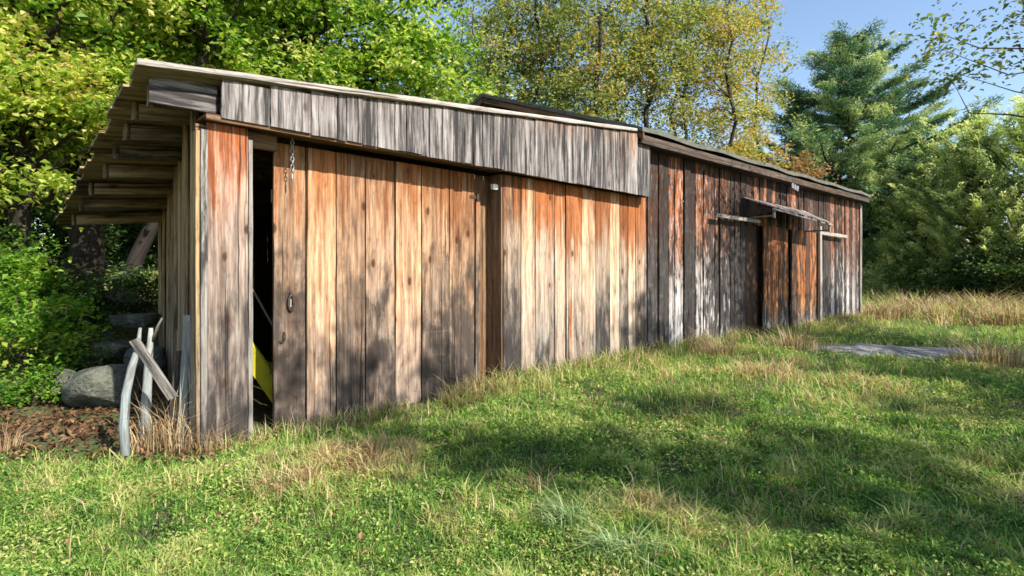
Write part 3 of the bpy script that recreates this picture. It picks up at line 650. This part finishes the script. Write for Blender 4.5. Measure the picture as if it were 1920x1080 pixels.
bspec = [(930, 27, 17, 'olive yellow slender tree nearest the dark forked tree', -.08), (1000, 26, 18, 'olive slender tree, second from the dark forked tree', -.05), (1050, 31, 20, 'slender tree behind the others over the barn ridge', -.1), (1092, 25, 18, 'dark stemmed slender tree above the middle of the barn ridge', -.02),
         (1160, 31, 20, 'pale green slender tree between two dark stems behind the barn', .0), (1207, 26, 19, 'thickest dark stemmed slender tree behind the barn eave', .02), (1275, 28, 19, 'slender yellow green tree beside the thickest dark stem', .06),
         (1345, 27, 19, 'golden slender tree near the right end of the row', .16), (1400, 30, 19, 'orange yellow leaning tree at the right end of the row', .24)]
for k, (x, Y, H, lb, rb) in enumerate(bspec):
    bl = [(0, 0, H * .64, 2.4, 1.8, H * .36), (.3, 0, H * .3, 1.7, 1.4, H * .14)]
    if k >= 7: bl = [(.2, 0, H * .62, 2.1, 1.8, H * .36), (.6, 0, H * .3, 1.9, 1.5, H * .16)]
    broadleaf('slender_tree', lb, 'tree', PXY(x, Y), H, .20 if k in (1, 3, 5) else .14, bl, 150, 70, .18, M['leafbirch'], M['darkbark'], bg,
              lean=(.8 if k == 8 else random.uniform(-.4, .4), 0), seed=20 + k, cl=.72, flat=.6, limbs=.4, twig=.011, rbias=rb, trunks=2 if k in (2, 4, 6) else 1, spread=.5, hang=.25, fork=.15)
broadleaf('red_sapling', 'small reddish sapling between the barn end and the pine', 'tree', PXY(1513, 27), 7.6, .06, [(0, 0, 6.1, 1.0, .9, 1.2)], 34, 46, .15, M['leafred'], M['bark'], None, seed=40, cl=.5)
# the big pine and its companions
pp = lambda k: min(1., ((1 - k) * 1.9) ** .8 + .06) * (.66 + .34 * min(1, k * 2.0)) * (.85 + .15 * math.sin(k * 29))
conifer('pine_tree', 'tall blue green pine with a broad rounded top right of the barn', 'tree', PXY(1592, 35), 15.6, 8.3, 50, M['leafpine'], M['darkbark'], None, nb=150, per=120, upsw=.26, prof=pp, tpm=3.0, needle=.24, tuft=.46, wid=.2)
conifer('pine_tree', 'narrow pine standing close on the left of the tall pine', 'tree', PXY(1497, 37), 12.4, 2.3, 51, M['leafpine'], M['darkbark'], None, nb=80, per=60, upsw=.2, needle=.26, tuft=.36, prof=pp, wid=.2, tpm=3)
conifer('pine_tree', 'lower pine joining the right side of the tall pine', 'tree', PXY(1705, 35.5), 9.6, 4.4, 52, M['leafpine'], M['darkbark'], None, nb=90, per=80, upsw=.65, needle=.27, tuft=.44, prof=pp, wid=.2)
fp = lambda k: (min(1., (1 - k) * 1.9 + .12)) * (.75 + .25 * math.sin(k * 17 + 1))
fg = 'feathery light green trees at the right edge'
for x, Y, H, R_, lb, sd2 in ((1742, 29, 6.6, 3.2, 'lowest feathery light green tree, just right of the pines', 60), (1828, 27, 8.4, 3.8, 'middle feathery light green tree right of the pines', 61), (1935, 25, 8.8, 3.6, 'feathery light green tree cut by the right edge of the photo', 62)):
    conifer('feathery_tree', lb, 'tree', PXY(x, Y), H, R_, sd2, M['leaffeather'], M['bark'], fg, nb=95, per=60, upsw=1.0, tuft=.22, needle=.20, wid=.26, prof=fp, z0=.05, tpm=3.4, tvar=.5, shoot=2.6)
broadleaf('roadside_tree', 'sparse leafy branches hanging into the upper right corner of the photo', 'tree', (13.2, 9.6), 9, .26,
          [(-4.3, .6, 6.3, 2.1, 1.6, 1.25), (-2.2, .2, 7.0, 2.2, 1.6, 1.5), (.0, -1.5, 7.0, 2.6, 3., 2.)], 130, 60, .11, M['leafbirch'], M['bark'], None, seed=70, cl=.6, limbs=.45, twig=.012, rbias=-.3, fork=.4)
# trees standing behind the photographer: they throw the dappled shade on the lawn and the lower walls
sg = 'shade trees behind the photographer'
def sh(X, Y, z, h): k = (h - z); return (X + k * .6 / .62, Y - k * .5 / .62, h)
def rel(b, p, r): return (p[0] - b[0], p[1] - b[1], p[2], *r)
b1, b2 = (10.6, -2.6), (12.6, 2.2)
SHADE = [('green broadleaf tree on the lawn behind the viewpoint, left of the other', b1, 10.5, [rel(b1, sh(-.6, 5.0, 0, 8.0), (1.0, .45, .45)), rel(b1, sh(1.2, 4.75, 0, 8.2), (1.5, .55, .5)), rel(b1, sh(3.2, 5.0, 0, 8.6), (1.6, .55, .5)), rel(b1, sh(-1.9, 6.1, .35, 7.8), (1.0, .5, .5)), rel(b1, sh(-.7, 7.1, .4, 8.2), (.7, .4, .4)), rel(b1, sh(1.8, 6.6, 0, 8.4), (1.2, .35, .4))], 74, 71),
         ('green broadleaf tree beyond the right edge of the view, shading the barn', b2, 11, [rel(b2, sh(3.0, 10.4, .4, 8.4), (1.6, .7, .7)), rel(b2, sh(6.5, 13.4, .5, 8.8), (1.8, .8, .8)), rel(b2, sh(10., 16.6, .7, 9), (1.6, .8, .8)), rel(b2, sh(5.5, 6.4, 0, 8.0), (1.6, .5, .5)), rel(b2, sh(7.5, 8.4, 0, 8.6), (1.8, .5, .5))], 96, 72)]
for (lb, b, H, bl, nc, sd2) in SHADE:
    broadleaf('shade_tree', lb, 'tree', b, H, .2, bl, nc, 44, .145, M['leafmaple'], M['bark'], sg, seed=sd2, cl=.5, limbs=.8)

# ------------------------------------------------------------------ bushes
def bush(name, label, x, Y, w, h, mat, seed, n=40, per=70, ls=.09, group=None, cl=.3, cat='bush', rb=0., dep=.8):
    rg = np.random.default_rng(seed)
    X, Y = PXY(x, Y) if True else (x, Y)
    return broadleaf(name, label, cat, (X, Y), h * .8, .02, [(0, 0, h * .5, w / 2, w / 2 * dep, h * .5)], n, per, ls, mat, M['bark'], group, seed=seed, cl=cl, trunks=3, spread=w * .25, twig=.008, rbias=rb, flat=.4, fork=.05)
lg = 'understory bushes left of the shed'
bush('leafy_bush', 'bright green low bush at the left edge in front of the dark bank', 40, 7.6, 1.6, 1.35, M['leafbush'], 80, 46, 80, .085, lg, .3)
bush('leafy_bush', 'bright green bush tucked behind the left edge bush', 10, 9.2, 1.9, 2.0, M['leafbush'], 81, 46, 80, .09, lg, .34, rb=.05)
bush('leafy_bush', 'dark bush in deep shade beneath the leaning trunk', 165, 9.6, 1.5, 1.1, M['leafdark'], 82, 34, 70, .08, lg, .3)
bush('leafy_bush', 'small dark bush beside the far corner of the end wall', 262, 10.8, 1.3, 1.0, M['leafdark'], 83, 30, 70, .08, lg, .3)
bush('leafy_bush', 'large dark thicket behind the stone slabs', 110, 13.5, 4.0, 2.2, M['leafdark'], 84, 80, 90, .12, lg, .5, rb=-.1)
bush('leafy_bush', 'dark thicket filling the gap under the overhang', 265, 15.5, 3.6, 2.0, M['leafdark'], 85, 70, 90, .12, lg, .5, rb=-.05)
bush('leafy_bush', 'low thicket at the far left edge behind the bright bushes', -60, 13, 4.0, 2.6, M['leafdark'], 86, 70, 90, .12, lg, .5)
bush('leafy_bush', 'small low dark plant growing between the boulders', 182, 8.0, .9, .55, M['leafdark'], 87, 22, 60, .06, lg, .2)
bush('leafy_bush', 'low green plant at the left end of the leaf litter', 55, 6.6, .9, .5, M['leafbush'], 88, 22, 60, .06, lg, .2, rb=-.15)
rgp = 'bushes along the foot of the right hand trees'
for k, (x, Y, w, h, mt, lb, rb) in enumerate([(1660, 30, 3.4, 1.9, 'leaffeather', 'yellow green bush at the foot of the pine beside the barn end', -.1), (1745, 28, 4., 2.2, 'leaffeather', 'olive green bush below the lowest feathery tree', -.3), (1838, 26, 4.2, 2.6, 'leafdark', 'dark rounded bush below the middle feathery tree', -.1),
        (1910, 24, 4., 3.0, 'leafdark', 'darkest bush at the right edge of the photo', -.15), (1585, 33, 4., 2.6, 'leafdark', 'dark bush half hidden behind the barn corner', -.1)]):
    bush('leafy_bush', lb, x, Y, w, h, M[mt], 90 + k, 70, 90, .15, rgp, .5, rb=rb)
# trees far behind fill the horizon; they read as one wood
rg = np.random.default_rng(99); mbf = MB(); CC = []; RR = []
for k in range(46):
    X = -75 + k * 4.3 + rg.uniform(-2, 2); Y = 62 + rg.uniform(-6, 12) - (12 if X < -20 else 0)
    if -6 < X < 6 and k % 2: continue
    h = rg.uniform(6, 9) if -4 < X < 28 else rg.uniform(8, 15); z = float(ground(X, Y)); mbf.tube([(X, Y, z - .1), (X + .3, Y, z + h * .8)], [.25, .06], 5)
    c = np.array([X, Y, z + h * .52]); q = unit(rg.normal(size=(1500, 3))) * (rg.random((1500, 1)) ** .4) * [3.0, 2.2, h * .5]; CC.append(c + q); RR.append(np.clip(.35 + (rg.random() - .5) * .4 + (rg.random(1500) - .5) * .6, 0, 1))
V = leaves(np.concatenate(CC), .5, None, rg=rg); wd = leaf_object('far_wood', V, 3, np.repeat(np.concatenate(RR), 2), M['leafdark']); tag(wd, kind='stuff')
# ================================================================== grass
def blades(name, X, Y, h, w, rnd, mat, lean=.5, curl=.5, seed=0, parent=None, z=None, dirs=None, kind='stuff'):
    rg = np.random.default_rng(seed); n = len(X); Z = ground(X, Y) - .01 if z is None else z
    a = rg.uniform(0, 2 * math.pi, n) if dirs is None else dirs
    D = np.stack([np.cos(a), np.sin(a), np.zeros(n)], 1); fa = a + math.pi / 2 + rg.normal(0, .5, n); S = np.stack([np.cos(fa), np.sin(fa), np.zeros(n)], 1)
    R = np.stack([X, Y, Z], 1); h = h[:, None]; w = np.asarray(w)[:, None] * np.ones((n, 1)); ln = np.abs(rg.normal(lean, lean * .5, (n, 1))); cu = np.abs(rg.normal(curl, curl * .5, (n, 1)))
    m1 = R + ZV * h * .5 * (1 - .15 * ln) + D * h * ln * .32
    tp = R + ZV * h * np.clip(.95 - .45 * cu, .15, 1) + D * h * (ln * .7 + cu * .6)
    b0, b1, c0, c1 = R - S * w * .5, R + S * w * .5, m1 - S * w * .42, m1 + S * w * .42
    T = np.stack([np.stack([b0, b1, c1], 1), np.stack([b0, c1, c0], 1), np.stack([c0, c1, tp], 1)], 1).reshape(-1, 3, 3)
    o = leaf_object(name, T, 3, np.repeat(rnd, 3), mat, parent)
    if kind: tag(o, kind=kind)
    return o
def scatter(n, y0, y1, rg, m=1.12):
    """even cover of the ground between two distances, a bit wider than the view"""
    Y = np.sqrt(rg.random(n) * ((y1 + 1) ** 2 - (y0 + 1) ** 2) + (y0 + 1) ** 2) - 1
    return (rg.random(n) * 2 - 1) * (m * Y + 1.2), Y
def lawn_ok(X, Y, rg, e=.12):
    t, s = ts(X, Y); n = len(X); r = rg.random(n)
    inside = (t > -.05) & (t < T1 + .15) & (s < .12) & (s > -8.2)
    edge = 4.9 + .25 * (fbm(X * 1.5, Y * 0 + 1.3, 8) - .5) * 2 - .12 * np.clip(-X - 3, 0, 4)
    litter = (t < .1) & (Y > edge - .35 * r)
    grv = ((X - gcx) / 2.25) ** 2 + ((Y - gcy) / 1.15) ** 2 < .55 + .45 * r
    return ~(inside | litter | grv)
rg = np.random.default_rng(5)
spots = [(g_ + (r, k)) for g_, r, k in [  # dry and reddish patches
    (gpt(620, 880), .55, .75), (gpt(700, 860), .4, .7), (gpt(520, 905), .4, .6), (gpt(1340, 665), .8, .95), (gpt(1430, 705), .8, .75), (gpt(1300, 760), .6, .5), (gpt(1500, 690), .7, .55), (gpt(1620, 725), .8, .45),
    (gpt(1870, 690), .9, .8), (gpt(1230, 960), .28, .7), (gpt(1300, 1000), .3, .55), (gpt(620, 960), .3, .55), (gpt(300, 930), .35, .6), (gpt(180, 1000), .3, .5), (gpt(340, 1050), .25, .5), (gpt(430, 830), .4, .6), (gpt(80, 1040), .4, .45), (gpt(60, 930), .4, .4), (gpt(900, 1000), .35, .4), (gpt(880, 740), .5, .5)]]
def dryness(X, Y):
    d = 0 * X
    for px, py, r, k in spots: d = np.maximum(d, k * np.exp(-((X - px) ** 2 + (Y - py) ** 2 * .8) / (r * r)))
    return d
layers = [(130000, 1.3, 3.6, .075, .007), (130000, 3.6, 6, .085, .009), (110000, 6, 10.5, .11, .010), (90000, 10.5, 20, .14, .018), (70000, 20, 42, .22, .035)]
GXs, GYs, GH, GWd, GR = [], [], [], [], []
for (n, y0, y1, h, w) in layers:
    X, Y = scatter(n, y0, y1, rg); k = lawn_ok(X, Y, rg); X, Y = X[k], Y[k]; n = len(X)
    f = fbm(X * 1.1, Y * 1.1, 21); f2 = fbm(X * 4.5, Y * 4.5, 31, 2); dr = dryness(X, Y); t, s = ts(X, Y)
    keep = rg.random(n) < .45 + .9 * sst(f2, .25, .6); X, Y, f, f2, dr, t, s = (q[keep] for q in (X, Y, f, f2, dr, t, s)); n = len(X)
    wall = np.exp(-np.clip(s, 0, 9) / .35) * ((t > 0) & (t < T1))
    f4 = fbm(X * (7 - .25 * np.clip(Y, 0, 16)), Y * (7 - .25 * np.clip(Y, 0, 16)), 33, 2)
    hh = h * rg.uniform(.45, 1.5, n) * (.45 + .8 * f) * (.3 + 1.5 * f4) * (1 + .9 * dr + 2.2 * wall * (f2 > .40) * sst(t, 1.5, 4)) * (1 + .8 * (rg.random(n) < .03))
    rr = .43 + (f - .5) * .6 + (f2 - .5) * .4 + (f4 - .5) * .55 + dr * .5 + wall * .2 + (rg.random(n) - .5) * .5
    rr = np.where((rg.random(n) < .06), rg.uniform(.75, .98, n), rr)
    rr += .2 * sst(Y, 14, 20)
    GXs.append(X); GYs.append(Y); GH.append(hh); GWd.append(w * rg.uniform(.6, 1.4, n)); GR.append(np.clip(rr, 0, 1))
blades('meadow_grass', np.concatenate(GXs), np.concatenate(GYs), np.concatenate(GH), np.concatenate(GWd), np.concatenate(GR), M['grass'], .55, .55, 6)
# low broad leaved weeds and clover through the lawn
CC, RR, SS = [], [], []
for (n, y0, y1, sz) in [(90000, 1.3, 4, .026), (90000, 4, 7, .034), (70000, 7, 14, .05)]:
    X, Y = scatter(n, y0, y1, rg); k = lawn_ok(X, Y, rg); X, Y = X[k], Y[k]
    f = fbm(X * 2.2, Y * 2.2, 41); keep = rg.random(len(X)) < sst(f, .33, .62); X, Y, f = X[keep], Y[keep], f[keep]; n = len(X)
    CC.append(np.stack([X, Y, ground(X, Y) + rg.uniform(.01, .075, n) * (1 + .3 * (Y > 7))], 1)); RR.append(np.clip(.44 + (f - .5) * .7 + (fbm(X * .8, Y * .8, 77) - .5) * .7 + dryness(X, Y) * .3 + (rg.random(n) - .5) * .55, 0, 1)); SS.append(np.full(n, sz))
CC, RR, SS = np.concatenate(CC), np.concatenate(RR), np.concatenate(SS)
tag(leaf_object('clover', leaves(CC, SS, None, up=.9, aspect=.5, rg=rg), 3, np.repeat(RR, 2), M['grass']), kind='stuff')
# tall dry grass in the field right of the barn, along the wall and through the lawn
n0 = 46000; X = rg.uniform(6, 46, n0); Y = rg.uniform(15, 40, n0); t, s = ts(X, Y)
f = fbm(X * .35, Y * .35, 51); k = ((t > T1 + .4) | (s > 2.2)) & (rg.random(n0) < .75 * sst(f, .42, .62)) & (X < 1.15 * Y + 3) & (((X - gcx) / 3.2) ** 2 + ((Y - gcy) / 2.2) ** 2 > 1) & (Y > 15.5)
X, Y, f = X[k], Y[k], f[k]; n = len(X)
blades('dry_field_grass', X, Y, rg.uniform(.4, 1.3, n) * (.15 + 1.4 * f ** 1.5 + .5 * (fbm(X * 1.3, Y * 1.3, 57) - .4)), np.full(n, .026), np.clip(1.5 * fbm(X * .7, Y * .7, 58) - .3 + (rg.random(n) - .5) * .6, 0, 1), M['straw'], .5, .5, 8)
X2 = X + rg.normal(size=n) * 1.5; Y2 = Y + rg.normal(size=n) * 1.2; X2 = np.concatenate([X2, X2 + rg.normal(size=n) * 2.5]); Y2 = np.concatenate([Y2, Y2 + rg.normal(size=n) * 2.]); k = (Y2 > 15) & (((X2 - gcx) / 3) ** 2 + ((Y2 - gcy) / 2.) ** 2 > 1) & (ts(X2, Y2)[0] > T1 + .3); X2, Y2 = X2[k], Y2[k]; n2 = len(X2); f3 = fbm(X2 * .6, Y2 * .6, 53)
blades('green_field_grass', X2, Y2, rg.uniform(.3, 1.1, n2) * (.1 + 1.5 * f3), np.full(n2, .035), np.clip(.1 + f3 + (rg.random(n2) - .5) * .4, 0, 1), M['grass'], .5, .5, 18)
X, Y = scatter(9000, 2.2, 12, rg); k = lawn_ok(X, Y, rg); X, Y = X[k], Y[k]; d = dryness(X, Y); t, s = ts(X, Y); wall = np.exp(-np.clip(s - .1, 0, 9) / .25) * ((t > 0) & (t < T1))
k = rg.random(len(X)) < np.clip(d * .9 + wall * .7 + .05, 0, 1); X, Y = X[k], Y[k]; n = len(X)
blades('straw_stems', X, Y, rg.uniform(.12, .34, n), np.full(n, .0055) * (1 + Y * .12), rg.random(n), M['straw'], .5, .4, 9)
tw = rg.uniform(.05, T1, 8500); sw = .04 + rg.exponential(.16, 8500); XW = P0[0] + U2[0] * tw + N2[0] * sw; YW = P0[1] + U2[1] * tw + N2[1] * sw; kw = fbm(tw * 1.6, tw * 0, 55) > rg.uniform(.25, .62, 8500); XW, YW = XW[kw], YW[kw]; nW = len(XW)
hs = .7 + .45 * sst(tw[kw], 1.6, 4.2)
blades('wall_foot_grass', XW, YW, hs * rg.uniform(.10, .42, nW), .006 * (1 + YW * .12), np.clip(rg.random(nW) * .75 + .25, 0, 1), M['grass'], .35, .5, 19)
XW, YW = XW[::3] + .02, YW[::3]; blades('wall_foot_straw', XW, YW, hs[::3] * rg.uniform(.15, .5, len(XW)), .005 * (1 + YW * .12), rg.random(len(XW)), M['straw'], .35, .4, 20)
X3, Y3 = scatter(1500, 1.6, 9, rg); k3 = lawn_ok(X3, Y3, rg); X, Y = np.concatenate([X[::2], X3[k3]]), np.concatenate([Y[::2], Y3[k3]])
tag(leaf_object('fallen_leaves', leaves(np.stack([X, Y, ground(X, Y) + .07], 1)[::2] + rg.normal(size=(len(X[::2]), 3)) * [.3, .3, .012], .048, None, up=1., rg=rg), 3, np.repeat(rg.uniform(.5, 1, len(X[::2])), 2), M['litter']), kind='stuff')
# leaf litter on the bank
n = 80000; X = rg.uniform(-17, -2.2, n); Y = rg.uniform(4.6, 17, n); t, s = ts(X, Y); k = (t < .05 - s * .1) & (X > -1.2 * Y - 1) & (rg.random(n) < np.clip(6 / Y, 0, 1) ** 1.3); X, Y = X[k], Y[k]; n = len(X)
tag(leaf_object('leaf_litter', leaves(np.stack([X, Y, ground(X, Y) + rg.uniform(.0, .06, n)], 1), .062, None, up=.8, aspect=.6, rg=rg), 3, np.repeat(np.clip(rg.random(n) * .8 + .25 * (fbm(X * 2, Y * 2, 61) - .4), 0, 1), 2), M['litter']), kind='stuff')
# ------------------------------------------------------------------ single clumps
def clump(name, label, cat, x, y, n, h, r, mat, seed, w=.008, lean=.6, curl=.6, group=None, hv=(.5, 1.2), bias=None):
    rg = np.random.default_rng(seed); cx_, cy_ = gpt(x, y); root = (cx_, cy_)
    X = cx_ + rg.normal(size=n) * r * .5; Y = cy_ + rg.normal(size=n) * r * .4
    d = np.arctan2(Y - cy_, X - cx_) + rg.normal(0, .7, n)
    if bias is not None: d = np.where(rg.random(n) < .6, bias + rg.normal(0, .5, n), d)
    o = blades(name, X, Y, h * rg.uniform(*hv, n), np.full(n, w), rg.random(n), mat, lean, curl, seed, kind=None, dirs=d)
    return tag(o, label, cat, group)
ag = 'arching silvery grass tufts on the lawn'
clump('grass_tuft', 'silvery arching grass tuft, upper one in the lower middle of the lawn', 'grass tuft', 1075, 985, 150, .26, .13, M['silver'], 101, .007, .75, .95, ag, bias=2.6)
clump('grass_tuft', 'silvery arching grass tuft nearest the bottom edge of the lawn', 'grass tuft', 1180, 1050, 160, .26, .14, M['silver'], 102, .007, .75, .95, ag, bias=3.0)
wg = 'dry weed clumps'
for k, (x, y, n, h, r, lb) in enumerate([(318, 848, 46, .85, .13, 'tallest thin dead stems beside the end wall of the shed'), (385, 850, 60, .42, .12, 'short dead stems at the left foot of the corner post'), (345, 850, 70, .62, .18, 'tall tan weed clump in front of the corner post'), (300, 845, 50, .6, .16, 'tan weed clump between the poles and the post'), (262, 850, 60, .4, .12, 'thin weeds at the foot of the curved pole'),
        (430, 845, 130, .28, .22, 'low dry weeds at the foot of the corner post'), (1345, 672, 260, .5, .3, 'orange dry weed clump at the foot of the barn wall'), (1440, 705, 260, .3, .4, 'pale straw clump on the lawn in front of the barn'),
        (1862, 690, 420, .62, .45, 'reddish dry weed clump at the right of the gravel patch'), (15, 850, 60, .35, .1, 'brown dry stems at the left edge of the lawn'), (960, 715, 120, .26, .2, 'dry weeds at the left foot of the fixed panel'),
        (1490, 655, 300, .5, .5, 'dry brush along the barn wall left of the door'), (1010, 930, 60, .26, .1, 'thin tan stems on the lawn below the sliding door'), (1650, 600, 420, .8, .9, 'tan grass clump beside the far barn corner'), (1715, 588, 520, .95, 1.3, 'tall reddish brown grass clump beyond the gravel patch'), (1790, 600, 460, .8, 1.1, 'pale straw clump behind the gravel patch'), (1850, 590, 520, 1.0, 1.3, 'tall brown grass clump below the dark rounded bush'), (1905, 612, 420, .8, .9, 'brown grass clump at the right edge of the field'), (520, 925, 110, .3, .16, 'tan and green stems on the lawn in front of the gap')]):
    clump('dry_weeds', lb, 'weeds', x, y, n, h, r, M['straw'], 110 + k, .006 if y > 800 else (.011 if y > 620 else .024), .4, .45, wg, (.25, 1.25))
# a few thin bent stalks lying against the post
def stalk(pts, r, label, mat='straw'):
    mb = MB(); mb.tube(pts, r, 5); o = mb.build('dry_stalk', M['straw']); at = o.data.attributes.new('rnd', 'FLOAT', 'FACE'); at.data.foreach_set('value', [.75] * len(o.data.polygons)); tag(o, label, 'stalk', 'bent dry stalks')
stalk([W(205, 842, 4.6), W(238, 875, 4.5), W(275, 905, 4.4)], .005, 'pale dry stalk lying on the grass below the curved pole')

# ================================================================== light, sky, render
SUN = np.array([.60, -.50, .62]); SUN /= np.linalg.norm(SUN)
sd = bpy.data.lights.new('sun', 'SUN'); so = bpy.data.objects.new('sun', sd); COL.objects.link(so)
sd.energy = 5.0; sd.angle = math.radians(.55); sd.color = (1, .93, .82)
so.rotation_euler = Vector(SUN).to_track_quat('Z', 'Y').to_euler()
w = bpy.data.worlds.new('World'); SC.world = w; w.use_nodes = True; nt = w.node_tree; nt.nodes.clear()
sk = nt.nodes.new('ShaderNodeTexSky'); sk.sky_type = 'NISHITA'; sk.sun_disc = False
sk.sun_elevation = math.asin(SUN[2]); sk.sun_rotation = math.atan2(SUN[0], SUN[1]); sk.air_density = 1.0; sk.dust_density = .6; sk.ozone_density = 1.2
b = nt.nodes.new('ShaderNodeBackground'); b.inputs[1].default_value = .125; wo = nt.nodes.new('ShaderNodeOutputWorld')
nt.links.new(sk.outputs[0], b.inputs[0]); nt.links.new(b.outputs[0], wo.inputs[0])
SC.view_settings.view_transform = 'Standard'; SC.view_settings.look = 'None'; SC.view_settings.gamma = 1; SC.view_settings.exposure = 1.0
SC.render.engine = 'CYCLES'; cy = SC.cycles
cy.max_bounces = 6; cy.diffuse_bounces = 3; cy.glossy_bounces = 2; cy.transmission_bounces = 4; cy.transparent_max_bounces = 4; cy.use_denoising = True
cy.filter_width = 1.6
